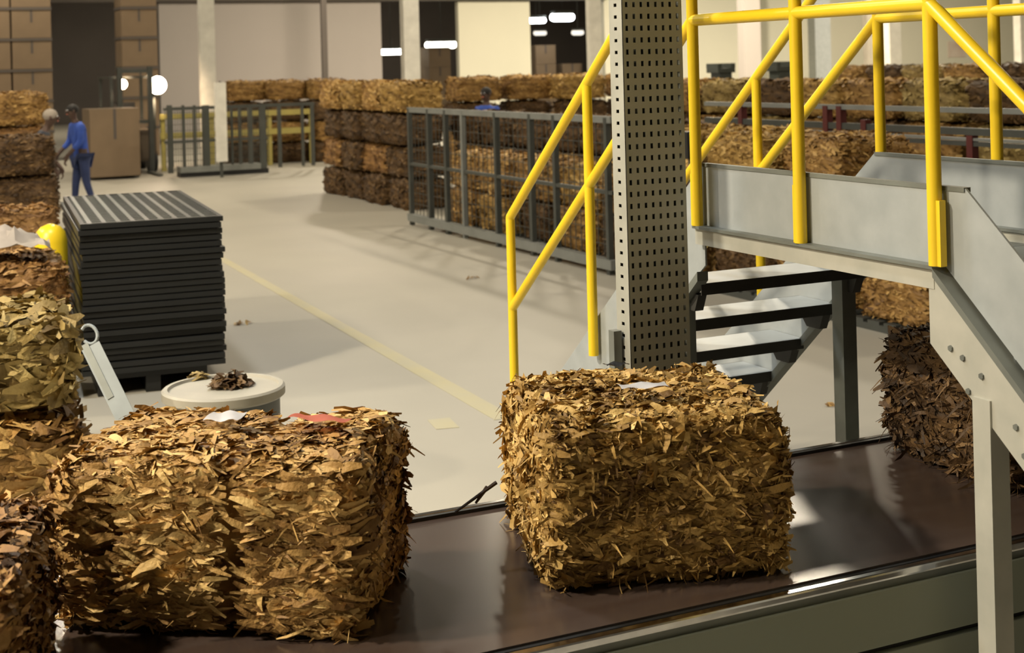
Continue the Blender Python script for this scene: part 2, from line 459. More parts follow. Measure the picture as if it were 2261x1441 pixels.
# ------------------------------------------------------------------ belt conveyor
BX0, BX1 = -5.0, 13.0
YN, YF = 3.355, 4.45
cv = empty('belt_conveyor', (0, 3.9, 0))
tag(cv, 'long belt conveyor with brown belt and grey green side panels under the foreground bales', 'conveyor')
def cvp(mb, name, m, **k):
    return local(cv, mb.build(name, m, **k))
cvp(MB().box((BX0, YN + 0.012, BELT_Z - 0.012), (BX1, YF - 0.02, BELT_Z)), 'belt', M_belt)
cvp(MB().box((BX0, YN - 0.004, BELT_Z - 0.06), (BX1, YN + 0.012, BELT_Z - 0.006)), 'edge_seal', M_black)
cvp(MB().box((BX0, YF - 0.02, BELT_Z - 0.06), (BX1, YF, BELT_Z + 0.012)), 'edge_seal', M_black)
cvp(MB().box((BX0, YF, BELT_Z - 0.06), (BX1, YF + 0.025, BELT_Z + 0.014)), 'guide_rail', M_chrome, bevel=0.003)
cvp(MB().box((BX0, YN - 0.034, BELT_Z - 0.030), (BX1, YN - 0.004, BELT_Z - 0.006)), 'guide_rail', M_chrome, bevel=0.006)
cvp(MB().box((BX0, YN - 0.03, BELT_Z - 0.052), (BX1, YN - 0.006, BELT_Z - 0.030)), 'shadow_gap', M_galvdark)
PW = 2.25
k = 0
x = BX0
while x < BX1 - 0.01:
    cvp(MB().box((x + 0.002, YN - 0.045, BELT_Z - 0.215), (x + PW - 0.002, YN + 0.02, BELT_Z - 0.052)), 'side_panel', M_green, bevel=0.004)
    cvp(MB().box((x + 0.002, YN - 0.052, BELT_Z - 0.50), (x + PW - 0.002, YN + 0.02, BELT_Z - 0.232)), 'lower_side_panel', M_green, bevel=0.004)
    cvp(MB().box((x + 0.002, YF + 0.005, BELT_Z - 0.40), (x + PW - 0.002, YF + 0.022, BELT_Z - 0.061)), 'far_side_panel', M_green)
    for yy in (YN + 0.04, YF - 0.08):
        cvp(MB().box((x + 0.3, yy, 0), (x + 0.36, yy + 0.06, BELT_Z - 0.07)), 'leg', M_galvdark)
    x += PW
cvp(MB().box((BX0, YN - 0.03, BELT_Z - 0.232), (BX1, YN + 0.02, BELT_Z - 0.215)), 'panel_groove', M_black)
cvp(MB().box((BX0, YN + 0.05, BELT_Z - 0.2), (BX1, YF - 0.05, BELT_Z - 0.03)), 'belt_bed', M_galvdark)

# ------------------------------------------------------------------ crossover stairs
XL, XR = 3.01, 3.85
st = empty('crossover_stairs', (3.43, 4.0, 0))
tag(st, 'grey steel crossover stairs with yellow tube railings bridging the belt', 'stairs')
def sp(mb, name, m, label=None, **k):
    o = local(st, mb.build(name, m, **k))
    if label: o['label'] = label
    return o
DECK = 1.508
YA, YB = 3.33, 4.66        # near and far ends of the platform
RISE, RUN = 0.188, 0.23
TOPP, BASE = 1.795, 1.556
SL = 0.82
def side_profile():
    """toe plate with its two stair wings: closed outline in (y, z)"""
    yf_end, yn_end = 6.30, 1.70
    up = [(yn_end, TOPP - (YA - 0.09 - yn_end) * 0.86), (YA - 0.09, TOPP), (YB + 0.03, TOPP), (yf_end, TOPP - (yf_end - YB - 0.03) * SL)]
    return up
for X in (XL, XR):
    t = 0.008
    # toe plate on the platform
    sp(MB().prism([(X, YA + 0.005, BASE), (X, YB, BASE), (X, YB, TOPP), (X, YA - 0.09, TOPP)], (t, 0, 0)), 'toe_plate', M_galv, 'flat grey galvanised toe plate')
    # folded lip on top of the toe plate
    sp(MB().box((X - 0.004, YA - 0.09, TOPP - 0.012), (X + 0.022, YB, TOPP + 0.002)), 'toe_plate_lip', M_galvdark)
    # platform edge beam
    sp(MB().box((X - 0.03, YA + 0.02, 1.483), (X + 0.03, YB + 0.02, 1.545)), 'edge_beam', M_beam, 'pale zinc edge beam under the toe plate')
    sp(MB().box((X - 0.045, YA + 0.01, 1.545), (X + 0.03, YB + 0.02, 1.556)), 'beam_flange', M_galvdark)
    # near stair: kick plate over stringer channel
    s = 0.86
    yb = 1.75
    sp(MB().prism([(X, YA - 0.09, TOPP), (X, yb, TOPP - (YA - 0.09 - yb) * s), (X, yb, TOPP - (YA - 0.09 - yb) * s - 0.30), (X, YA + 0.005, BASE)], (t, 0, 0)), 'kick_plate', M_galv)
    y2 = 1.75
    sp(MB().prism([(X - 0.045, YA + 0.01, 1.548), (X - 0.045, y2, 1.548 - (YA + 0.01 - y2) * s), (X - 0.045, y2, 1.522 - (YA + 0.01 - y2) * s), (X - 0.045, YA + 0.01, 1.522)], (0.06, 0, 0)), 'stringer_flange', M_galvdark)
    y3 = 1.50
    sp(MB().prism([(X - 0.028, YA + 0.045, 1.52), (X - 0.028, YA + 0.01, 1.52), (X - 0.028, y3, max(0.0, 1.52 - (YA + 0.01 - y3) * s)), (X - 0.028, y3 + 0.25, 0.0), (X - 0.028, YA + 0.045, 1.315)], (0.02, 0, 0)), 'stringer', M_beam, 'pale zinc stair stringer with bolt heads')
    for by, bz in ((3.285, 1.315), (3.235, 1.295), (3.16, 1.255), (3.215, 1.20), (3.03, 1.135), (3.0, 1.06)):
        sp(MB().tube((X - 0.034, by, bz), (X - 0.027, by, bz), 0.0095, seg=6), 'bolt', M_galvdark)
    # far stair stringer
    yf = 6.33
    zt = lambda y: TOPP - (y - YB) * SL
    sp(MB().prism([(X, YB, TOPP), (X, yf, zt(yf)), (X, yf, 0.0), (X, yf - 0.1, 0.0), (X, YB + 0.05, 1.36), (X, YB, 1.40)], (t, 0, 0)), 'far_stringer', M_galv)
    sp(MB().prism([(X - 0.02, YB + 0.03, 1.372), (X - 0.02, yf - 0.08, 0.012), (X - 0.02, yf - 0.12, 0.0), (X - 0.02, YB + 0.03, 1.335)], (0.05, 0, 0)), 'far_stringer_flange', M_galvdark)
# deck and treads
def tread(y0, y1, z, name='tread'):
    mb = MB().box((XL + 0.012, y0, z - 0.006), (XR - 0.004, y1, z))
    o = sp(mb, name, M_galv, 'galvanised tread plate')
    l = MB().box((XL + 0.012, y0 - 0.004, z - 0.046), (XR - 0.004, y0, z)).build('tread_lip', M_treadshade); l.parent = o
    l2 = MB().box((XL + 0.012, y1, z - 0.046), (XR - 0.004, y1 + 0.004, z)).build('tread_lip', M_treadshade); l2.parent = o
for j in range(3):
    a = YA + 0.02 + j * (YB - YA - 0.02) / 3
    b = a + (YB - YA - 0.02) / 3 - 0.004
    sp(MB().box((XL + 0.032, a, DECK - 0.03), (XR - 0.032, b, DECK)), 'deck_plate', M_galvdark)
for k in range(1, 8):
    yr = 4.715 + (k - 1) * RUN
    tread(yr, yr + 0.245, DECK - k * RISE)
    yn = YA - 0.05 - (k - 1) * RUN
    tread(yn - 0.245, yn, DECK - k * RISE)
    # angle cleats carrying the treads at the right stringer
    for X in (XL + 0.012, XR - 0.05):
        sp(MB().prism([(X, yr + 0.02, DECK - k * RISE - 0.047), (X, yr + 0.2, DECK - k * RISE - 0.047), (X, yr + 0.14, DECK - k * RISE - 0.115), (X, yr + 0.05, DECK - k * RISE - 0.115)], (0.04, 0, 0)), 'tread_cleat', M_treadshade)
# legs
for X, y, top in ((XL + 0.0, 3.16, 1.19), (XR - 0.045, 4.83, 1.26), (XR, 3.16, 1.19), (XL, 4.83, 1.26)):
    mb = MB().box((X - 0.035, y - 0.035, 0.012), (X + 0.035, y + 0.035, top))
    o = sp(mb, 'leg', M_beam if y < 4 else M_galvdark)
    f = MB().box((X - 0.08, y - 0.08, 0), (X + 0.08, y + 0.08, 0.012)).build('foot_plate', M_galvdark); f.parent = o
# railings
TR = 0.0225
MIDZ, HIZ = 2.35, 2.80
def rail(pts, name, r=TR):
    mb = MB()
    for a, b in zip(pts, pts[1:]):
        mb.tube(a, b, r, seg=16)
    for p in pts:
        mb.ball(p, r * 1.0, seg=14)
    return sp(mb, name, M_yellow, smooth=True)
for X in (XL, XR):
    xo = X - 0.028 if X == XL else X + 0.036
    for y in (YA + 0.01, 4.01, YB + 0.005):
        o = sp(MB().tube((xo, y, BASE), (xo, y, HIZ), TR, seg=16), 'railing_post', M_yellow, smooth=True)
        f = MB().box((xo - 0.012, y - 0.034 if y < 3.5 else y + 0.016, BASE), (xo + 0.012, y - 0.016 if y < 3.5 else y + 0.026, TOPP - 0.04)).build('fixing_strip', M_yellow); f.parent = o
        s2 = 0.795
    yt = 6.376
    ytop = YB + 0.005
    yb1 = 5.54
    # far descent
    zt_ = HIZ - (yt - ytop) * s2
    rail([(xo, YA + 0.01, HIZ), (xo, ytop, HIZ), (xo, yt, zt_ + 0.0)], 'top_rail')
    rail([(xo, YA + 0.01, MIDZ), (xo, ytop, MIDZ), (xo, yt, MIDZ - (yt - ytop) * s2)], 'mid_rail')
    zr = lambda y: HIZ - (y - ytop) * s2
    sp(MB().tube((xo, yb1, 0.90), (xo, yb1, zr(yb1)), TR, seg=16), 'railing_post', M_yellow, smooth=True)
    sp(MB().tube((xo, yt, 0.10), (xo, yt, zr(yt)), TR, seg=16), 'railing_post', M_yellow, smooth=True)
    # near descent
    yn = 1.75
    rail([(xo, YA + 0.01, HIZ), (xo, yn, HIZ - (YA + 0.01 - yn) * s2)], 'top_rail')
    rail([(xo, YA + 0.01, MIDZ), (xo, yn, MIDZ - (YA + 0.01 - yn) * s2)], 'mid_rail')
    for y in (2.5, yn):
        sp(MB().tube((xo, y, 1.5 - (YA - y) * s2 - 0.2), (xo, y, HIZ - (YA + 0.01 - y) * s2), TR, seg=16), 'railing_post', M_yellow, smooth=True)

# ------------------------------------------------------------------ perforated cable tray standing beyond the belt
CTX0, CTX1, CTY0, CTY1 = 2.605, 2.855, 4.545, 4.64
ct = empty('cable_tray', ((CTX0 + CTX1) / 2, (CTY0 + CTY1) / 2, 0))
tag(ct, 'tall grey perforated cable tray standing upright between the bale and the stairs', 'cable tray')
def perforated(p0, du, dv, nu, nv, fu, fv, thick, nrm):
    """sheet with nu x nv slots: p0 corner, du/dv pitch vectors, fu/fv share of the pitch that is open"""
    bm = bmesh.new()
    us = [0.0]; vs = [0.0]
    for i in range(nu):
        us += [i + 0.5 - fu / 2, i + 0.5 + fu / 2]
    us.append(nu)
    for j in range(nv):
        vs += [j + 0.5 - fv / 2, j + 0.5 + fv / 2]
    vs.append(nv)
    G = [[[bm.verts.new(Vector(p0) + du * u + dv * v + nrm * (thick * s)) for v in vs] for u in us] for s in (0, 1)]
    hole = lambda i, j: i % 2 == 1 and j % 2 == 1
    for i in range(len(us) - 1):
        for j in range(len(vs) - 1):
            if hole(i, j):
                a, b, c, d = (i, j), (i + 1, j), (i + 1, j + 1), (i, j + 1)
                for (p, q) in ((a, b), (b, c), (c, d), (d, a)):
                    bm.faces.new((G[0][p[0]][p[1]], G[0][q[0]][q[1]], G[1][q[0]][q[1]], G[1][p[0]][p[1]]))
            else:
                for s in (0, 1):
                    bm.faces.new((G[s][i][j], G[s][i + 1][j], G[s][i + 1][j + 1], G[s][i][j + 1]))
    return bm
mb = MB(); mb.bm.free()
CTH = 4.62
nv = 105
mb.bm = perforated((CTX0, CTY0, 0.02), Vector(((CTX1 - CTX0) / 8, 0, 0)), Vector((0, 0, (CTH - 0.02) / nv)), 8, nv, 0.36, 0.44, 0.003, Vector((0, 1, 0)))
local(ct, mb.build('perforated_face', M_tray))
mb = MB(); mb.bm.free()
mb.bm = perforated((CTX0, CTY0 + 0.004, 0.02), Vector((0, (CTY1 - CTY0) / 1.0, 0)), Vector((0, 0, (CTH - 0.02) / nv)), 1, nv, 0.22, 0.28, 0.003, Vector((-1, 0, 0)))
o = local(ct, mb.build('side_flange', M_trayside))
mb = MB().box((CTX1, CTY0, 0.02), (CTX1 + 0.004, CTY1, CTH)); local(ct, mb.build('side_flange', M_tray))
mb = MB().box((CTX0, CTY1, 0.02), (CTX1, CTY1 + 0.004, CTH)); local(ct, mb.build('back_plate', M_galvdark))
for i in range(5):
    xx = CTX0 + 0.035 + i * 0.044
    local(ct, MB().tube((xx, CTY1 - 0.03, 0.02), (xx, CTY1 - 0.03, CTH), 0.014, seg=8).build('cable', M_galvdark, smooth=True))
local(ct, MB().box((CTX0 - 0.03, CTY0 - 0.01, 0), (CTX1 + 0.03, CTY1 + 0.04, 0.02)).build('foot_plate', M_galvdark))
local(ct, MB().box((CTX0 - 0.045, CTY0 + 0.05, 0.02), (CTX0 - 0.012, CTY0 + 0.09, 1.2)).build('support_angle', M_galvdark))

# ------------------------------------------------------------------ small things lying on the bales
def slip(name, m, loc, sx, sy, rz, label, cat, tilt=(0.0, 0.0), wave=0.005, thick=0.002):
    n = 9
    bm = bmesh.new()
    vs = []
    for i in range(n):
        for j in range(4):
            u, v = i / (n - 1) - 0.5, j / 3 - 0.5
            e = 1 - 0.35 * (0.5 + 0.5 * math.cos(2 * math.pi * u)) * (1 if name == 'paper_strip' else 0.3)
            vs.append(bm.verts.new((u * sx, v * sy * e, wave * math.sin(u * 9 + v * 3))))
    for i in range(n - 1):
        for j in range(3):
            bm.faces.new((vs[i * 4 + j], vs[i * 4 + 4 + j], vs[i * 4 + 5 + j], vs[i * 4 + 1 + j]))
    r = bmesh.ops.solidify(bm, geom=bm.faces[:], thickness=thick)
    mb = MB(); mb.bm.free(); mb.bm = bm
    o = mb.build(name, m, smooth=True)
    o.location = loc; o.rotation_euler = (tilt[0], tilt[1], rz)
    return tag(o, label, cat)
p = at(1420, 850, Z=BELT_Z + 0.535)
slip('paper_strip', M_paper, p, 0.15, 0.085, math.radians(-18), 'crumpled white paper strip on the golden middle bale', 'paper')
p = at(497, 918, Z=BELT_Z + 0.525)
slip('paper_slip', M_paper, p, 0.10, 0.11, math.radians(-30), 'small white paper slip on the long left bale', 'paper')
p = at(705, 922, Z=BELT_Z + 0.52)
slip('tape_strip', M_coral, p, 0.18, 0.06, math.radians(-50), 'coral red plastic tape strip on the long left bale', 'tape')
p = at(1360, 803, Z=BELT_Z + 0.52)
slip('tape_scrap', M_black, p, 0.08, 0.05, math.radians(-10), 'small black tape scrap at the back of the golden bale top', 'tape')
# stalk poking out of the middle bale
mb = MB()
for a, b in (((1095, 1065), (1005, 1130)), ((1075, 1075), (1050, 1110))):
    p0 = at(*a, Y=4.0); p1 = at(*b, Y=3.98)
    mb.tube(p1, p0, 0.004, 0.007, seg=6)
o = mb.build('protruding_stalk', LEAF['dark']); o.parent = bale_r
o.matrix_parent_inverse = Matrix.LocRotScale(bale_r.location, bale_r.rotation_euler, None).inverted()

# ------------------------------------------------------------------ drum with leaf scraps
dp = at(493, 852, Z=0.64)
dr = empty('round_drum', (dp.x, dp.y, 0))
tag(dr, 'low round drum with pale rimmed top behind the long left bale', 'drum')
MB().lathe([(0.265, 0.0), (0.275, 0.02), (0.275, 0.27), (0.282, 0.285), (0.275, 0.3), (0.275, 0.57), (0.27, 0.60)], seg=48).build('drum_body', M_drumside, dr, True)
MB().lathe([(0.29, 0.585), (0.302, 0.595), (0.302, 0.632), (0.292, 0.642), (0.272, 0.642), (0.266, 0.628), (0.0, 0.626)][:-1] + [(0.05, 0.626)], seg=48).build('rimmed_lid', M_drum, dr, True)
def leaf_heap(name, loc, r, h, n, leaf, seed, label, cat='leaves'):
    rng = random.Random(seed)
    V, Fq, T = [], [], []
    for _ in range(n):
        a = rng.uniform(0, 2 * math.pi); q = math.sqrt(rng.random())
        c = Vector((r * q * math.cos(a), r * 0.7 * q * math.sin(a), h * (1 - q * q) * rng.random() + 0.006))
        t = Vector((rng.gauss(0, 1), rng.gauss(0, 1), rng.gauss(0, 0.4))).normalized()
        b = t.cross(Vector((rng.gauss(0, 0.4), rng.gauss(0, 0.4), 1))).normalized()
        L_, W_ = rng.uniform(0.04, 0.09), rng.uniform(0.015, 0.04)
        base = len(V); tn = rng.gauss(0.45, 0.2)
        for s, wd in ((-0.5, 0.4), (0, 1.0), (0.5, 0.3)):
            for sg in (-0.5, 0.5):
                v = c + t * (L_ * s) + b * (W_ * wd * sg) + Vector((0, 0, 0.008 if s == 0 else 0))
                v.z = max(0.002, v.z)
                V.append(v); T.append(tn)
        Fq += [(base, base + 1, base + 3, base + 2), (base + 2, base + 3, base + 5, base + 4)]
    me = bpy.data.meshes.new(name); me.from_pydata([tuple(v) for v in V], [], Fq)
    me.attributes.new('tint', 'FLOAT', 'POINT').data.foreach_set('value', T)
    me.materials.append(LEAF[leaf])
    o = bpy.data.objects.new(name, me); col.objects.link(o); o.location = loc
    tag(o, label, cat, kind='stuff')
    return o
lp = at(508, 852, Z=0.63)
leaf_heap('leaf_scraps', (lp.x, lp.y, 0.628), 0.10, 0.075, 160, 'dark', 5, 'small heap of dark leaf scraps on the drum lid')
lp = at(440, 835, Z=0.63)
leaf_heap('leaf_scraps', (lp.x, lp.y, 0.628), 0.05, 0.02, 30, 'olive', 6, 'few pale leaf scraps at the left of the drum lid')
for i, (px, py, lab) in enumerate([(1040, 615, 'dark leaf scrap on the open floor before the fence'), (540, 715, 'faint leaf scrap on the floor right of the black tray stack'),
                                   (1830, 897, 'tiny leaf scrap on the floor right of the stair leg')]):
    q = at(px, py, Z=0)
    leaf_heap('floor_scrap', (q.x, q.y, 0.0), 0.09 if i < 2 else 0.03, 0.01, 9 if i < 2 else 3, 'brown', 20 + i, lab)

# ------------------------------------------------------------------ stack of black mesh trays
SX0, SX1, SY0, SY1 = 1.43, 2.39, 9.95, 12.35
S_ROT = math.radians(-5)
NT = 24
Z0, Z1 = 0.15, 1.19
th = (Z1 - Z0) / NT
def tray_meshes():
    w_, d_ = SX1 - SX0, SY1 - SY0
    hz = th * 0.80
    fr = MB()
    fr.box((0, 0, 0), (w_, 0.03, hz)).box((0, d_ - 0.03, 0), (w_, d_, hz)).box((0, 0.03, 0), (0.03, d_ - 0.03, hz)).box((w_ - 0.03, 0.03, 0), (w_, d_ - 0.03, hz))
    a = fr.build('rim_frame', M_plastic)
    sl = MB().box((0.031, 0.031, hz * 0.5), (w_ - 0.031, d_ - 0.031, hz * 0.8)).build('deck_sheet', M_plastic)
    ft = MB()
    for i in range(3):
        for j in range(4):
            x0 = 0.06 + i * (w_ - 0.2) / 2; y0 = 0.06 + j * (d_ - 0.2) / 3
            ft.box((x0, y0, -th * 0.19), (x0 + 0.08, y0 + 0.08, hz * 0.5))
    f = ft.build('stacking_feet', M_plastic); f['kind'] = 'stuff'
    return a, sl, f
protos = tray_meshes()
rng = random.Random(4)
for k in range(NT):
    t = empty('plastic_tray', (SX0 + rng.uniform(-0.012, 0.012) , SY0 + rng.uniform(-0.02, 0.02), Z0 + k * th + th * 0.19), S_ROT + rng.uniform(-0.006, 0.006))
    if k == NT - 1:
        tag(t, 'topmost black mesh tray of the tall stack, with light on its top', 'tray', 'stacked black plastic trays')
    elif k == 0:
        tag(t, 'lowest black plastic tray of the tall stack, resting on the pallet', 'tray', 'stacked black plastic trays')
    else:
        tag(t, 'black plastic tray, %s from the top of the tall stack' % ORD[NT - 1 - k], 'tray', 'stacked black plastic trays')
    for pr in protos:
        c = pr if k == 0 else pr.copy()
        if k: col.objects.link(c)
        c.parent = t
        if pr.get('kind'): c['kind'] = 'stuff'
# open lattice on top of the topmost tray
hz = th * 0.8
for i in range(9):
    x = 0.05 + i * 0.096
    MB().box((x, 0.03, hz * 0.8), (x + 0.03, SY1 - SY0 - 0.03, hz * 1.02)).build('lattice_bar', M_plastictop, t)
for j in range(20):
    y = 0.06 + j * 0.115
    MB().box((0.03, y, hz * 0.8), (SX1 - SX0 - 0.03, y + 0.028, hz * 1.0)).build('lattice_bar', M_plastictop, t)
pl = empty('tray_pallet', (SX0 + 0.1, SY0 + 0.04, 0), S_ROT)
tag(pl, 'dark pallet on the floor under the black tray stack', 'pallet')
for i in range(5):
    MB().box((0, i * 0.5, 0.11), (0.74, i * 0.5 + 0.24, 0.148)).build('deck_board', M_plastic, pl)
for i in range(3):
    MB().box((i * 0.32, 0.0, 0), (i * 0.32 + 0.1, 2.24, 0.11)).build('bearer', M_plastic, pl)

# ------------------------------------------------------------------ leaning bar with a loop handle
b0 = at(196, 756, D=6.7); b1 = at(268, 903, D=6.55)
dirv = (b1 - b0)
tt = (0.02 - b0.z) / dirv.z
foot = b0 + dirv * tt
lb = empty('leaning_bar', (foot.x, foot.y, 0))
tag(lb, 'pale grey flat metal bar with a loop on top leaning beside the olive bale', 'metal bar')
d = dirv.normalized()
side = Vector((math.cos(YAW), -math.sin(YAW), 0)); side = (side - d * side.dot(d)).normalized()
n = d.cross(side).normalized()
def bar(p0, p1, wd, tk):
    return MB().prism([p0 - side * wd / 2 - n * tk / 2, p0 + side * wd / 2 - n * tk / 2, p0 + side * wd / 2 + n * tk / 2, p0 - side * wd / 2 + n * tk / 2], p1 - p0)
local(lb, bar(b0 + d * 0.02, foot, 0.088, 0.012).build('flat_bar', M_bar))
local(lb, bar(b0 - d * 0.0 - side * 0.02, b0 + d * 0.3 - side * 0.02, 0.03, 0.02).build('reinforcing_strip', M_galvdark))
mb = MB(); c = b0 - d * 0.035 + side * 0.018
prev = None
for i in range(13):
    a = -math.pi * 0.9 + i * math.pi * 1.6 / 12
    q = c + side * (0.035 * math.sin(a + math.pi / 2 + 0.6)) - d * (0.05 * math.cos(a + math.pi / 2 + 0.6))
    if prev: mb.tube(prev, q, 0.008, seg=8)
    prev = q
local(lb, mb.build('loop_handle', M_bar, smooth=True))

# ------------------------------------------------------------------ background bales
BG = [bale_meshes(30 + i, (0.43, 0.34, 0.225), 11, [(900, 0.085, 0.03, 0.7, 0.5, 0.0)], bulge=0.02, edge=0.3) for i in range(3)]
BGW = [bale_meshes(40 + i, (0.43, 0.35, 0.225), 18, [(3500, 0.065, 0.020, 0.8, 0.7, 0.0), (200, 0.06, 0.012, 0.9, 2.0, 0.0)], bulge=0.02, edge=0.3) for i in range(2)]
LAY = {1: ['only'], 2: ['bottom', 'top'], 3: ['bottom', 'middle', 'top'], 4: ['bottom', 'second', 'third', 'top']}
brng = random.Random(11)
def stack(x, y, z0, n, rot, leaves, desc, group, meshes=BG, dz=0.50):
    for k in range(n):
        lay = LAY[n][k]
        lv = leaves[k % len(leaves)] if isinstance(leaves, (list, tuple)) else leaves
        place_bale(meshes[(k + int(abs(x * 7 + y * 3))) % len(meshes)], lv,
                   (x + brng.uniform(-0.05, 0.05), y + brng.uniform(-0.03, 0.03), z0 + k * dz),
                   rot + brng.uniform(-0.09, 0.09) + (math.pi if brng.random() < 0.5 else 0),
                   ('%s bale, %s' % (lay, desc)) if n > 1 else desc, group)
def pallet(x, y, sx, sy, h, label):
    t = empty('low_pallet', (x, y, 0))
    tag(t, label, 'pallet')
    nb = 5
    for i in range(nb):
        yy = -sy / 2 + i * (sy - 0.14) / (nb - 1)
        MB().box((-sx / 2, yy, h - 0.025), (sx / 2, yy + 0.14, h)).build('deck_board', M_fence, t)
    for i in range(3):
        xx = -sx / 2 + i * (sx - 0.1) / 2
        MB().box((xx, -sy / 2, 0), (xx + 0.1, sy / 2, h - 0.025)).build('bearer', M_fence, t)
    return t
H90 = math.pi / 2
# row A: tall stack at the end of the fence
g = 'bales of the tall stack left of the fence'
for i in range(4):
    y = 23.8 - i * 1.04
    stack(8.05, y, 0.0, 4, H90, ['dark', 'dark' if i % 2 else 'russet', 'dark', 'golden' if i in (1, 3) else 'tan'], '%s pile from the left in the tall stack before the fence' % ORD[i], g)
# row B: bales behind the fence, seen through it, on low pallets
g = 'bales behind the grey fence'
rowB = [(17.5, 2), (16.4, 2), (15.25, 2), (14.17, 2), (13.09, 2), (12.02, 3), (10.95, 3), (9.88, 3), (8.81, 2), (7.74, 2)]
for i, (y, nn) in enumerate(rowB):
    lv = [['brown', 'tan'], ['golden', 'tan'], ['dark', 'brown'], ['brown', 'golden'], ['dark', 'brown'], ['brown', 'dark', 'golden'], ['dark', 'brown', 'golden'], ['brown', 'dark', 'brown'], ['brown', 'brown'], ['golden', 'brown']][i]
    pallet(7.78, y, 0.8, 0.92, 0.08, 'dark low pallet under the %s bale pile behind the fence' % ORD[i])
    stack(7.78, y, 0.08, nn, H90, lv, '%s pile along the fence counted from the tall stack' % ORD[i], g, meshes=BGW if y < 13.6 else BG, dz=0.485)
g = 'dark bales behind the fence row'
for i in range(8):
    y = 20.4 - i * 1.06
    stack(9.15, y, 0.0, 3, H90, ['dark', 'dark', 'dark'] if i % 3 else ['dark', 'brown', 'dark'], '%s pile from the far end in the dark row behind the fence bales' % ORD[i], g)
# row C: bales on a raised table conveyor farther right
tc = empty('table_conveyor', (11.6, 13, 0))
tag(tc, 'dark raised table conveyor carrying two layers of bales beyond the fence', 'conveyor')
local(tc, MB().box((11.05, 7.2, 0.82), (12.15, 19.6, 0.92)).build('table_top', M_fence))
for y in (7.4, 10.4, 13.4, 16.4, 19.3):
    for x in (11.1, 12.0):
        local(tc, MB().box((x, y, 0), (x + 0.1, y + 0.1, 0.82)).build('leg', M_redpost if x < 11.5 else M_fence))
g = 'bales on the raised table conveyor'
for i in range(12):
    y = 19.1 - i * 1.07
    lv = [['brown', 'golden'], ['dark', 'brown'], ['brown', 'olive'], ['olive', 'dark']][i % 4]
    stack(11.6, y, 0.92, 2, H90, lv, '%s pair from the far end of the raised table conveyor' % ORD[i], g)
# row D: bales far right behind everything
g = 'bales in the dark row before the cream wall'
for i in range(9):
    y = 23.0 - i * 1.08
    stack(18.6, y, 0.0, 4, H90, [['dark', 'olive', 'dark', 'brown'], ['dark', 'dark', 'olive', 'dark'], ['olive', 'dark', 'brown', 'olive']][i % 3], '%s pile from the far end of the dark row before the cream wall' % ORD[i], g)
# row E: bales in the middle distance behind the fence top
g = 'bales heaped in the middle distance above the fence rail'
for i in range(4):
    q = at(1042 + i * 118, 190, D=27.5 + (0.5 if i % 2 else 0))
    stack(q.x, q.y, 0.0, 4, 0.0, ['dark', 'brown', 'dark', 'brown' if i != 2 else 'golden'], '%s pile from the left of the heap above the grey fence rail' % ORD[i], g, dz=0.50)
# row F: bales behind the guard cage at the left
g = 'bales behind the guard cage'
for i in range(3):
    q = at(535 + i * 92, 200, D=34.0)
    stack(q.x, q.y, 0.0, 4, 0.0, ['dark', 'brown', 'dark', 'brown'], '%s pile from the left behind the guard cage' % ORD[i], g, dz=0.495)
# piles on the left beyond the belt
g = 'bale piles at the left edge'
def lpile(px, D, n, leaves, rot, desc, meshes=BGW, off=0.45, z0=0.0, dz=0.50):
    q = at(px, 300, D=D)
    stack(q.x - off * math.cos(rot), q.y + off * math.sin(-rot) + 0.3, z0, n, rot, leaves, desc, g, meshes, dz)
big_m = [bale_meshes(61, (0.50, 0.42, 0.215), 28, [(4200, 0.13, 0.045, 0.35, 0.35, 0.0), (4500, 0.06, 0.014, 0.8, 0.7, 0.0)], bulge=0.035, edge=0.35)]
lpile(178, 7.3, 2, ['brown', 'olive'], -0.1, 'large olive and tan pile at the left edge beyond the belt', big_m, 0.56, 0.0, 0.525)
lpile(140, 9.6, 2, ['brown', 'russet'], -0.05, 'russet pile at the left edge behind the olive one')
lpile(128, 13.3, 2, ['russet', 'russet'], 0.0, 'third pile back at the left edge, beside the bollard')
lpile(118, 17.4, 3, ['russet', 'dark', 'dark'], 0.0, 'dark pile at the left edge below the navy clad person')
lpile(105, 20.6, 4, ['dark', 'dark', 'russet', 'brown'], 0.0, 'tall far pile at the left edge before the cartons')

# cloth and bollard by the left piles
q = at(22, 508, D=11.2)
bm = bmesh.new()
N_ = 12
vs = [[None] * N_ for _ in range(N_)]
for i in range(N_):
    for j in range(N_):
        u, v = i / (N_ - 1) - 0.5, j / (N_ - 1) - 0.5
        z = 0.14 * math.exp(-(u * u + v * v) * 7) + 0.03 * noise.noise(Vector((u * 7, v * 7, 3)))
        vs[i][j] = bm.verts.new((u * 0.5, v * 0.45, max(0.0, z - 0.02) + 0.06 * noise.noise(Vector((u * 9, v * 9, 7)))))
for i in range(N_ - 1):
    for j in range(N_ - 1):
        bm.faces.new((vs[i][j], vs[i + 1][j], vs[i + 1][j + 1], vs[i][j + 1]))
mb = MB(); mb.bm.free(); mb.bm = bm
o = mb.build('crumpled_cloth', M_cloth, smooth=True); CLOTH = o
q = at(20, 540, Z=1.07)
o.location = (q.x, q.y, 1.07)
tag(o, 'crumpled off white cloth lying on the russet pile at the left edge', 'cloth')
q = at(112, 540, D=10.6)
bo = empty('yellow_bollard', (q.x, q.y, 0))
tag(bo, 'round yellow bollard head between the left pile and the black tray stack', 'bollard')
hb = at(112, 494, D=10.6).z
MB().lathe([(0.12, 0.012), (0.12, hb - 0.13), (0.105, hb - 0.06), (0.07, hb - 0.02), (0.02, hb)], seg=24).build('bollard_tube', M_yellow, bo, True)
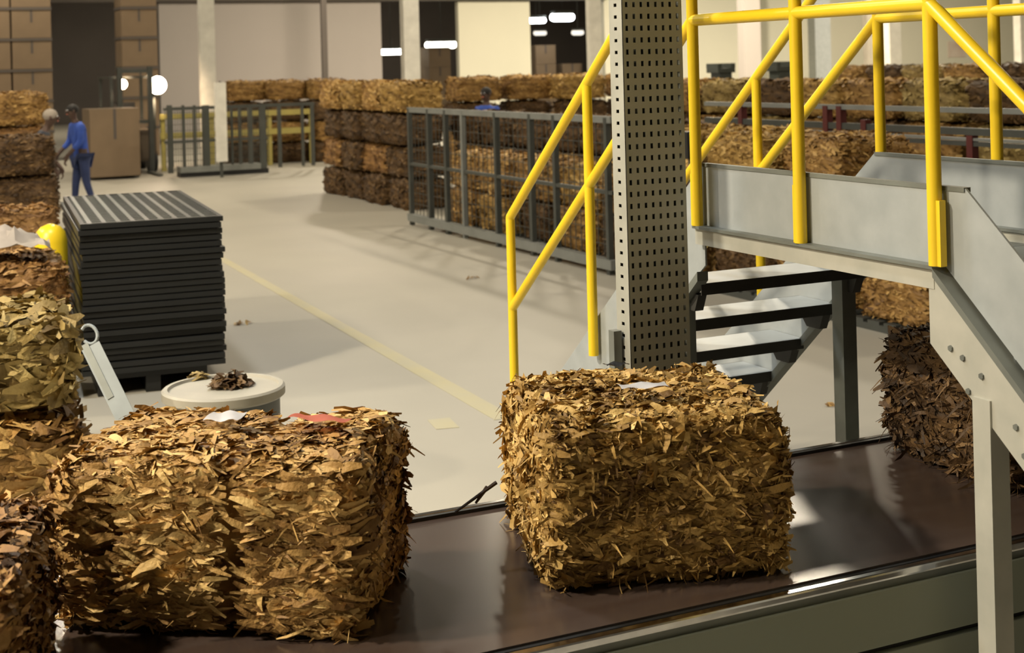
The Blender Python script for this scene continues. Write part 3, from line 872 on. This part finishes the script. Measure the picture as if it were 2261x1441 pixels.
MB().box((-0.17, -0.17, 0), (0.17, 0.17, 0.012)).build('base_plate', M_fence, bo)

# ------------------------------------------------------------------ fences
def fence(name, label, posts, x, rails, ybeg, yend, m_post, m_rail, hpost, kerb=None, cat='fence', pr=0.03):
    t = empty(name, (x, (ybeg + yend) / 2, 0))
    tag(t, label, cat)
    for i, (y, m, h) in enumerate(posts):
        o = local(t, MB().box((x - pr, y - pr, 0), (x + pr, y + pr, h or hpost)).build('post', m or m_post))
    for z, m, r in rails:
        local(t, MB().box((x - 0.025, ybeg, z - r), (x + 0.025, yend, z + r)).build('rail', m or m_rail))
    if kerb:
        local(t, MB().box((x - 0.06, ybeg, 0.06), (x + 0.04, yend, 0.16)).build('kerb_rail', kerb))
    return t
yof = lambda px, X, py=300: at(px, py, X=X).y
FX = 7.12
posts = [(yof(905, FX), None, 1.62), (yof(947, FX), None, 1.62), (yof(985, FX), None, 1.62), (yof(1022, FX), M_fencelight, 1.62), (yof(1095, FX), None, 1.62), (yof(1172, FX), None, 1.62), (yof(1225, FX), None, 1.62), (yof(1340, FX), None, 1.62)]
fn = fence('guard_fence', 'dark grey post and rail fence before the bale row left of the yellow stairs', posts, FX, [(1.60, M_fencelight, 0.035), (0.85, None, 0.02)], yof(1352, FX), yof(903, FX), M_fence, M_fence, 1.62, kerb=M_fencelight)
# wire infill of the fence
wy = np.linspace(yof(1350, FX), yof(905, FX), 46)
mb = MB()
for y in wy:
    mb.box((FX + 0.02, y - 0.004, 0.16), (FX + 0.028, y + 0.004, 1.58))
for z in np.linspace(0.3, 1.5, 9):
    mb.box((FX + 0.02, yof(1350, FX), z - 0.003), (FX + 0.026, yof(905, FX), z + 0.003))
o = local(fn, mb.build('wire_mesh', M_fence)); o['kind'] = 'stuff'
FX2 = 8.55
posts = [(yof(1640, FX2), M_redpost, 1.7), (yof(1828, FX2), M_redpost, 1.72), (yof(1858, FX2), None, 1.72), (yof(1912, FX2), M_redpost, 1.6), (yof(1945, FX2), None, 1.72), (yof(2146, FX2), M_redpost, 1.5), (yof(2290, FX2), M_redpost, 1.5)]
zb = lambda px, py: at(px, py, X=FX2).z
fence('pipe_barrier', 'dark pipe barrier with dark red posts behind the yellow railing', posts, FX2, [(zb(1850, 236), M_fencelight, 0.022), (zb(2000, 284), None, 0.03), (zb(2000, 300), M_fencelight, 0.012), (zb(2230, 322), None, 0.018)], yof(2330, FX2), yof(1560, FX2), M_redpost, M_fence, 1.45, cat='barrier', pr=0.035)
q = at(1524, 320, D=13.5)
o = MB().box((-0.07, -0.06, -0.13), (0.07, 0.06, 0.13)).build('control_box', M_black, bevel=0.012)
cbx = empty('control_post', (q.x, q.y, 0)); tag(cbx, 'small black control box on a post right of the cable tray', 'control box')
o.parent = cbx; o.location = (0, 0, q.z)
MB().tube((0, 0, 0), (0, 0, q.z - 0.13), 0.025, seg=10).build('stand_tube', M_fence, cbx)
MB().ball((0.0, -0.065, q.z + 0.05), 0.018, seg=8).build('push_button', M_redpost, cbx)

# guard cage in the middle distance, facing the viewer
GD = at(470, 388, Z=0)
GY = GD.y
xg = lambda px, Y=GY, py=300: at(px, py, Y=Y).x
gc = empty('guard_cage', (xg(480), GY, 0)); tag(gc, 'grey green guard cage with upright bars on a low grey plinth beside the white column', 'cage')
zg = lambda py, px=480, Y=GY: at(px, py, Y=Y).z
for px, wd in ((375, 0.10), (405, 0.05), (430, 0.05), (455, 0.14), (512, 0.05), (530, 0.05), (553, 0.09), (580, 0.13), (617, 0.07), (668, 0.05), (690, 0.07)):
    x = xg(px)
    local(gc, MB().box((x - wd / 2, GY - 0.03, 0.1), (x + wd / 2, GY + 0.05, zg(232, px))).build('upright_bar', M_fence))
local(gc, MB().box((xg(362), GY - 0.02, zg(240)), (xg(695), GY + 0.04, zg(233))).build('top_rail', M_fence))
local(gc, MB().box((xg(362), GY - 0.02, zg(312)), (xg(590), GY + 0.04, zg(306))).build('mid_rail', M_fence))
local(gc, MB().box((xg(395), GY - 0.08, 0.10), (xg(572), GY + 0.3, 0.22)).build('plinth', M_fencelight))
local(gc, MB().box((xg(395), GY - 0.04, 0.0), (xg(590), GY + 0.3, 0.10)).build('plinth_base', M_black))
mb = MB()
for x in np.linspace(xg(365), xg(592), 44):
    mb.box((x - 0.006, GY - 0.012, 0.22), (x + 0.006, GY - 0.004, zg(240)))
for z in np.linspace(0.35, zg(245), 9):
    mb.box((xg(365), GY - 0.012, z - 0.005), (xg(592), GY - 0.004, z + 0.005))
o = local(gc, mb.build('wire_mesh', M_fence)); o['kind'] = 'stuff'
GY2 = GY + 2.2
yr = empty('guard_rail', (xg(520, GY2), GY2, 0)); tag(yr, 'yellow double guard rail seen through the grey cage', 'guard rail')
for z0, z1 in ((246, 258), (287, 300)):
    local(yr, MB().box((xg(354, GY2), GY2, zg(z1, 520, GY2)), (xg(694, GY2), GY2 + 0.06, zg(z0, 520, GY2))).build('yellow_rail', M_oldyellow))
for px in (362, 470, 597, 690):
    local(yr, MB().box((xg(px, GY2) - 0.05, GY2 + 0.06, 0), (xg(px, GY2) + 0.05, GY2 + 0.14, zg(246, 520, GY2))).build('yellow_post', M_oldyellow))
wx = xg(488, GY - 0.6)
wp = empty('white_post', (wx, GY - 0.6, 0)); tag(wp, 'slim bright white board post in front of the guard cage', 'post')
local(wp, MB().box((wx - 0.12, GY - 0.63, zg(357, 488, GY - .6)), (wx + 0.12, GY - 0.58, zg(182, 488, GY - .6))).build('white_board', M_white, bevel=0.01))
local(wp, MB().box((wx - 0.03, GY - 0.58, 0.0), (wx + 0.03, GY - 0.54, 2.0)).build('stake', M_fence))

# ------------------------------------------------------------------ far columns and pole
def column(px0, px1, Y, m, label, h=CEIL, name='building_column'):
    a, b = at(px0, 100, Y=Y).x, at(px1, 100, Y=Y).x
    wd = (b - a) * 0.82
    t = empty(name, ((a + b) / 2, Y, 0)); tag(t, label, 'column')
    MB().box((-wd / 2, -wd / 2 * 0.6, 0.03), (wd / 2, wd / 2 * 0.6, h)).build('shaft', m, t)
    MB().box((-wd * 0.7, -wd * 0.6, 0), (wd * 0.7, wd * 0.6, 0.03)).build('base_plate', M_fence, t)
    return t
column(436, 476, 33.0, M_white, 'broad white column behind the white board post')
column(884, 926, 31.0, M_white, 'white column above the tall bale stack')
column(1296, 1327, 33.0, M_white, 'slim white column left of the perforated cable tray')
column(1632, 1676, 38.0, M_wallpink, 'pinkish column on the cream wall behind the first yellow posts')
column(1955, 1986, 31.0, M_white, 'white column behind the right yellow railing')
column(1908, 1932, 36.0, M_wallbrown, 'brownish column left of the right white column')
column(2243, 2275, 31.0, M_white, 'white column at the right edge')
column(708, 723, 40.0, M_walldark, 'thin dark pole before the pinkish wall', name='dark_pole')
column(1788, 1830, 41.0, M_galv, 'pale greenish pilaster on the cream wall between the yellow posts')

# ------------------------------------------------------------------ rear hall: cartons, strip lamps
def carton(q, wd, dp, h, label, group, rz=0.0):
    t = empty('carton', q, rz); tag(t, label, 'carton', group)
    MB().box((-wd / 2, 0, 0), (wd / 2, dp, h - 0.012)).build('carton_body', M_carton, t, bevel=0.012)
    for s in (-1, 1):
        MB().box((-wd / 2 if s < 0 else 0.004, 0.0, h - 0.012), (-0.004 if s < 0 else wd / 2, dp, h)).build('lid_flap', M_carton, t)
    MB().box((-0.03, -0.002, h * 0.55), (0.03, 0.0, h)).build('closing_tape', M_walldark, t)
    return t
CY_ = 38.0
ch = 0.79
for ci, (px, nm) in enumerate(((-22, 'left'), (70, 'right'))):
    x = at(px, 100, Y=CY_).x
    for k in range(6):
        z = k * ch + 0.02
        carton((x, CY_, z), 0.96, 1.0, 0.72, 'brown carton, %s layer of the %s column in the upper left carton stack' % (ORD[k], nm), 'cartons in the upper left stack')
        MB_ = MB().box((x - 0.5, CY_ - 0.02, z + 0.72), (x + 0.5, CY_ + 1.0, z + ch)).build('spacer_board', M_walldark)
        tag(MB_, 'dark spacer board over the %s carton of the %s column in the upper left' % (ORD[k], nm), 'board', 'boards between the cartons')
x = at(308, 100, Y=CY_).x
for k in range(6):
    z = k * ch + 0.02
    carton((x, CY_, z), 0.92, 1.0, 0.72, 'brown carton, %s layer of the single column above the forklift lamps' % ORD[k], 'cartons above the forklift lamps')
    MB_ = MB().box((x - 0.48, CY_ - 0.02, z + 0.72), (x + 0.48, CY_ + 1.0, z + ch)).build('spacer_board', M_walldark)
    tag(MB_, 'dark spacer board over the %s carton above the forklift lamps' % ORD[k], 'board', 'boards between the cartons')
# base boards of the carton columns
tube_m = emit('tube_light', (1.0, 0.98, 0.86), 14)
tube_w = emit('white_light', (0.95, 0.98, 1.0), 14)
def strip_lamp(px, py, D, L_, r, label, m=tube_m, tilt=0.0):
    q = at(px, py, D=D)
    t = empty('strip_lamp', q, -YAW * 0); tag(t, label, 'lamp')
    MB().tube((-L_ / 2, 0, 0), (L_ / 2, 0, 0), r, seg=12).ball((-L_ / 2, 0, 0), r * 0.98).ball((L_ / 2, 0, 0), r * 0.98).build('lamp_tube', m, t, True)
    MB().box((-L_ / 2 - 0.05, -r * 1.2, r * 0.8), (L_ / 2 + 0.05, r * 1.2, r * 1.6)).build('lamp_housing', M_fence, t)
    MB().tube((0, 0, r * 1.6), (0, 0, CEIL - q.z - 0.002), 0.01, seg=6).build('suspension_rod', M_fence, t)
DL = 52.0
strip_lamp(862, 114, DL, 0.8, 0.11, 'bright strip lamp in the dark opening left of the tall white column')
strip_lamp(973, 99, DL, 1.0, 0.13, 'bright strip lamp in the dark opening right of the tall white column')
strip_lamp(1183, 45, DL, 0.6, 0.11, 'small strip lamp at the left of the upper dark opening', tube_w)
strip_lamp(1241, 38, DL, 0.7, 0.15, 'small strip lamp at the right of the upper dark opening', tube_w)
dim = emit('dim_light', (0.9, 0.85, 0.75), 1.2)
strip_lamp(1192, 73, DL + 6, 0.4, 0.1, 'dim lamp lowest left in the upper dark opening', dim)
strip_lamp(1275, 72, DL + 6, 0.35, 0.11, 'dim lamp lowest right in the upper dark opening', dim)
# carton piles standing in the openings
for px, nm, n_ in ((970, 'in the opening left of the cream panel', 4), (1204, 'left of two below the upper strip lamps', 4), (1262, 'right of two below the upper strip lamps', 3)):
    x = at(px, 100, Y=47.5).x
    for k in range(n_):
        carton((x, 47.5, k * 0.72), 0.84, 0.9, 0.715, 'brown carton, %s layer of the pile %s' % (ORD[k], nm), 'cartons in the dark openings')
# white work lamp above the bales right of centre
q = at(1256, 192, D=31.0)
t = empty('work_lamp', (q.x, q.y, 0)); tag(t, 'glaring white work lamp on a stand above the middle bales', 'lamp')
MB().tube((0, 0, 0), (0, 0, q.z - 0.1), 0.03, seg=8).build('lamp_stand', M_fence, t)
MB().lathe([(0.02, q.z - 0.17), (0.13, q.z - 0.06), (0.17, q.z + 0.08), (0.10, q.z + 0.14)], seg=16).build('lamp_head', tube_w, t, True)
# machines before the cream wall
for px, py, nm in ((1607, 150, 'left'), (1737, 146, 'right')):
    q = at(px, py, D=30.0)
    t = empty('press_machine', (q.x, q.y, 0)); tag(t, '%s dark grey press machine before the cream wall' % nm, 'machine')
    MB().box((-0.57, 0, 0), (0.57, 0.7, q.z - 0.33)).build('machine_body', M_machine, t, bevel=0.02)
    MB().box((-0.14, 0.1, q.z - 0.33), (0.16, 0.45, q.z - 0.1)).build('machine_neck', M_machine, t)
    MB().box((-0.22, 0.05, q.z - 0.1), (0.22, 0.5, q.z)).build('machine_head', M_machine, t, bevel=0.015)
    for s in (-1, 1):
        MB().box((s * 0.17 - 0.05, 0.05, q.z), (s * 0.17 + 0.05, 0.5, q.z + 0.1)).build('machine_horn', M_machine, t)
q = at(2112, 110, Y=YP - 0.02)
o = MB().box((q.x - 0.45, YP - 0.03, q.z - 0.3), (q.x + 0.45, YP - 0.002, q.z + 0.35)).build('wall_notice', mat('faded_notice', (0.50, 0.38, 0.31), 0.8, c2=(0.62, 0.55, 0.47), scale=1.5))
tag(o, 'faded pinkish notice on the cream wall behind the right railing', 'notice')

# ------------------------------------------------------------------ forklift with a carton
q = at(255, 396, Z=0)
FY = q.y
carton((at(256, 390, Y=FY).x, FY, 0.06), 1.02, 1.0, 1.42, 'large brown carton carried on the forks in front of the headlamps', None)
fx = at(300, 300, Y=FY + 1.4).x
fl = empty('forklift', (fx, FY + 1.15, 0)); tag(fl, 'forklift with two glaring headlamps behind the large carton', 'forklift')
MB().box((-0.5, 0.5, 0.25), (0.5, 2.1, 0.95)).build('chassis', M_truck, fl, bevel=0.05)
MB().box((-0.52, 1.7, 0.3), (0.52, 2.4, 1.15)).build('counterweight', M_truck, fl, bevel=0.1)
MB().box((-0.25, 1.2, 0.95), (0.25, 1.7, 1.1)).build('seat', M_black, fl, bevel=0.03)
MB().box((-0.25, 1.62, 1.1), (0.25, 1.74, 1.55)).build('backrest', M_black, fl, bevel=0.03)
for s in (-1, 1):
    MB().box((s * 0.33 - 0.05, 0.18, 0.05), (s * 0.33 + 0.05, 0.3, 2.35)).build('mast_upright', M_fence, fl)
    MB().box((s * 0.46 - 0.03, 0.5, 0.95), (s * 0.46 + 0.03, 0.57, 2.1)).build('guard_post', M_fence, fl)
    MB().box((s * 0.46 - 0.03, 1.95, 0.95), (s * 0.46 + 0.03, 2.02, 2.1)).build('guard_post', M_fence, fl)
    MB().box((s * 0.25 - 0.05, -1.1, 0.02), (s * 0.25 + 0.05, 0.18, 0.055)).build('fork', M_fence, fl)
    for y in (0.7, 1.95):
        MB().tube((s * 0.42 - 0.09, y, 0.25), (s * 0.42 + 0.09, y, 0.25), 0.25, seg=20).build('wheel', M_black, fl, True)
MB().box((-0.5, 0.48, 2.1), (0.5, 2.05, 2.15)).build('overhead_guard', M_fence, fl)
MB().box((-0.38, 0.2, 1.1), (0.38, 0.28, 1.18)).build('mast_crossbar', M_fence, fl)
MB().box((-0.38, 0.2, 2.22), (0.38, 0.28, 2.3)).build('mast_crossbar', M_fence, fl)
head_m = emit('headlamp_glow', (1.0, 0.80, 0.58), 60)
for px, py, r, e in ((269, 186, 0.11, 60), (347, 188, 0.20, 220)):
    p = at(px, py, Y=FY + 1.5)
    lo_ = Vector((p.x - fx, 0.35, p.z))
    hs = MB().lathe([(r * 0.4, 0.16), (r * 0.9, 0.1), (r * 1.08, 0.0), (r, -0.012)][::-1], seg=20).build('headlamp', M_fence, fl, True)
    hs.location = lo_; hs.rotation_euler = (-math.pi / 2, 0, 0)
    gl = MB().lathe([(r * 0.98, -0.02), (r * 0.7, -0.045), (r * 0.2, -0.055)], seg=20).build('headlamp_glass', head_m, hs, True)
    ld = bpy.data.lights.new('headlamp_light', 'SPOT'); ld.energy = e * 4; ld.color = (1, 0.72, 0.45); ld.spot_size = math.radians(110); ld.spot_blend = 0.6; ld.shadow_soft_size = r
    lo = bpy.data.objects.new('headlamp_light', ld); col.objects.link(lo); lo.parent = fl
    lo.location = lo_ + Vector((0, -0.1, 0)); lo.rotation_euler = (math.radians(78), 0, 0)

# ------------------------------------------------------------------ people
def skinned(name, chains, m, parent, sub=1):
    """chains: list of lists of (x, y, z, radius); chains that start at an existing point join it"""
    idx, V, Rr, E = {}, [], [], []
    for ch in chains:
        prev = None
        for p in ch:
            key = tuple(round(c, 3) for c in p[:3])
            if key not in idx:
                idx[key] = len(V); V.append(p[:3]); Rr.append(p[3])
            i = idx[key]
            if prev is not None and prev != i: E.append((prev, i))
            prev = i
    me = bpy.data.meshes.new(name); me.from_pydata(V, E, [])
    o = bpy.data.objects.new(name, me); col.objects.link(o)
    sk = o.modifiers.new('skin', 'SKIN')
    for i, r in enumerate(Rr):
        me.skin_vertices[0].data[i].radius = (r, r)
        me.skin_vertices[0].data[i].use_root = i == 0
    sb = o.modifiers.new('sub', 'SUBSURF'); sb.levels = sub; sb.render_levels = sub
    dg = bpy.context.evaluated_depsgraph_get()
    nm = bpy.data.meshes.new_from_object(o.evaluated_get(dg))
    bpy.data.objects.remove(o)
    nm.name = name
    nm.materials.clear(); nm.materials.append(m)
    for p in nm.polygons: p.use_smooth = True
    o = bpy.data.objects.new(name, nm); col.objects.link(o); o.parent = parent
    return o
def person(loc, rz, label, shirt, trousers, lean=0.0, h=1.72, step=0.16, hat=None, arm=0.25):
    """figure facing -y in its own frame; lean tips the upper body forward"""
    t = empty('person', loc, rz); tag(t, label, 'person')
    k = h / 1.75
    pz = 0.92 * k
    def up(y, z):                      # a point of the trunk, tipped about the hip
        dz = z * k - pz
        return (y * k - math.sin(lean) * dz, pz + math.cos(lean) * dz)
    def T(x, y, z, r):
        yy, zz = up(y, z); return (x * k, yy, zz, r * k)
    hip = (0, 0, pz, 0.13 * k)
    legs = []
    for s, st_ in ((-1, -step), (1, step)):
        legs.append([hip, (s * 0.09 * k, 0, 0.86 * k, 0.095 * k), (s * 0.095 * k, st_ * 0.4 - 0.02, 0.48 * k, 0.062 * k), (s * 0.095 * k, st_ + 0.03, 0.10 * k, 0.042 * k)])
    spine = [hip, T(0, 0.01, 1.12, 0.125), T(0, 0.01, 1.36, 0.14), T(0, 0.0, 1.46, 0.07), T(0, -0.01, 1.53, 0.052)]
    arms = []
    for s in (-1, 1):
        arms.append([T(0, 0.01, 1.36, 0.14), T(s * 0.19, 0.01, 1.40, 0.062), T(s * 0.235, -0.02 - arm * 0.2, 1.14, 0.048), T(s * 0.22, -0.10 - arm * 0.8, 0.95, 0.036)])
    head = [T(0, -0.01, 1.53, 0.052), T(0, -0.025, 1.58, 0.075), T(0, -0.03, 1.65, 0.09), T(0, -0.025, 1.715, 0.065)]
    hands = []
    for s in (-1, 1):
        w_ = T(s * 0.22, -0.10 - arm * 0.8, 0.95, 0.036)
        pm = T(s * 0.218, -0.13 - arm * 0.85, 0.88, 0.034)
        hands.append([w_, pm])
        for f, (dx, ln) in enumerate(((-0.026, 0.066), (-0.009, 0.076), (0.009, 0.071), (0.026, 0.056))):
            hands.append([pm, T(s * 0.218 + dx, -0.145 - arm * 0.86, 0.845, 0.010), T(s * 0.218 + dx, -0.15 - arm * 0.86 - 0.01, 0.845 - ln * 0.6, 0.009), T(s * 0.218 + dx, -0.14 - arm * 0.86, 0.845 - ln, 0.007)])
        hands.append([w_, T(s * 0.19, -0.15 - arm * 0.84, 0.90, 0.012), T(s * 0.18, -0.165 - arm * 0.84, 0.865, 0.009)])
    thin = lambda c: [(x, y, z, r * 0.86) for x, y, z, r in c]
    body = skinned('body', [thin(spine), thin(head)[:1] + head[1:]] + [thin(l) for l in legs] + [thin(a) for a in arms] + [thin(hh) for hh in hands], M_skin, t)
    # face: nose, ears, eyes
    c = T(0, -0.03, 1.645, 0.09)
    mb = MB().ball((0, c[1] - 0.088 * k, c[2] - 0.01), 0.014 * k, (1, 1.2, 1.5), 8)
    nose = mb.build('nose', M_skin, body, True)
    for s in (-1, 1):
        MB().ball((s * 0.086 * k, c[1] + 0.005, c[2]), 0.024 * k, (0.5, 0.8, 1.2), 8).build('ear', M_skin, body, True)
        MB().ball((s * 0.033 * k, c[1] - 0.075 * k, c[2] + 0.018 * k), 0.010 * k, (1.3, 0.6, 0.8), 8).build('eye', M_paper, body, True)
    MB().ball((0, c[1] - 0.078 * k, c[2] - 0.047 * k), 0.018 * k, (1.4, 0.5, 0.45), 8).build('mouth', M_coral, body, True)
    hr = MB().ball((0, c[1] + 0.018 * k, c[2] + 0.034 * k), 0.098 * k, (0.95, 1.0, 0.86), 16)
    hr.build('hair' if hat is None else 'cap', M_hair if hat is None else hat, t, True)
    skinned('shirt', [[(0, 0, pz - 0.07 * k, 0.14 * k)] + [(x, y, z, r * 1.06) for x, y, z, r in spine[:4]]] + [[(x, y, z, r * 1.12) for x, y, z, r in a[:3]] + [tuple(0.35 * np.array(a[2]) + 0.65 * np.array(a[3]))] for a in arms], shirt, t)
    skinned('trousers', [[(x, y, z, r * 1.12) for x, y, z, r in l] for l in legs], trousers, t)
    for (s, st_) in ((-1, -step), (1, step)):
        MB().ball((s * 0.095 * k, st_ - 0.04, 0.045), 0.05, (0.95, 2.4, 0.88), 12).build('boot', M_boot, t, True)
    return t
q = at(183, 468, Z=0)
person((q.x, q.y, 0), math.radians(-78), 'person in bright blue top and dark blue trousers walking near the large carton', M_blue, M_bluedark, lean=0.16, h=1.74, step=0.13)
q = at(1076, 300, D=24.5)
person((q.x, q.y, 0), math.radians(-60), 'far person in blue whose head and shoulder show above the fence rail', M_blue, M_bluedark, h=1.80)
q = at(72, 300, D=19.0)
person((q.x, q.y, 0), math.radians(75), 'person in dark navy with a pale cap bending behind the left bale piles', M_navy, M_navy, lean=0.30, h=1.78, hat=M_cloth)
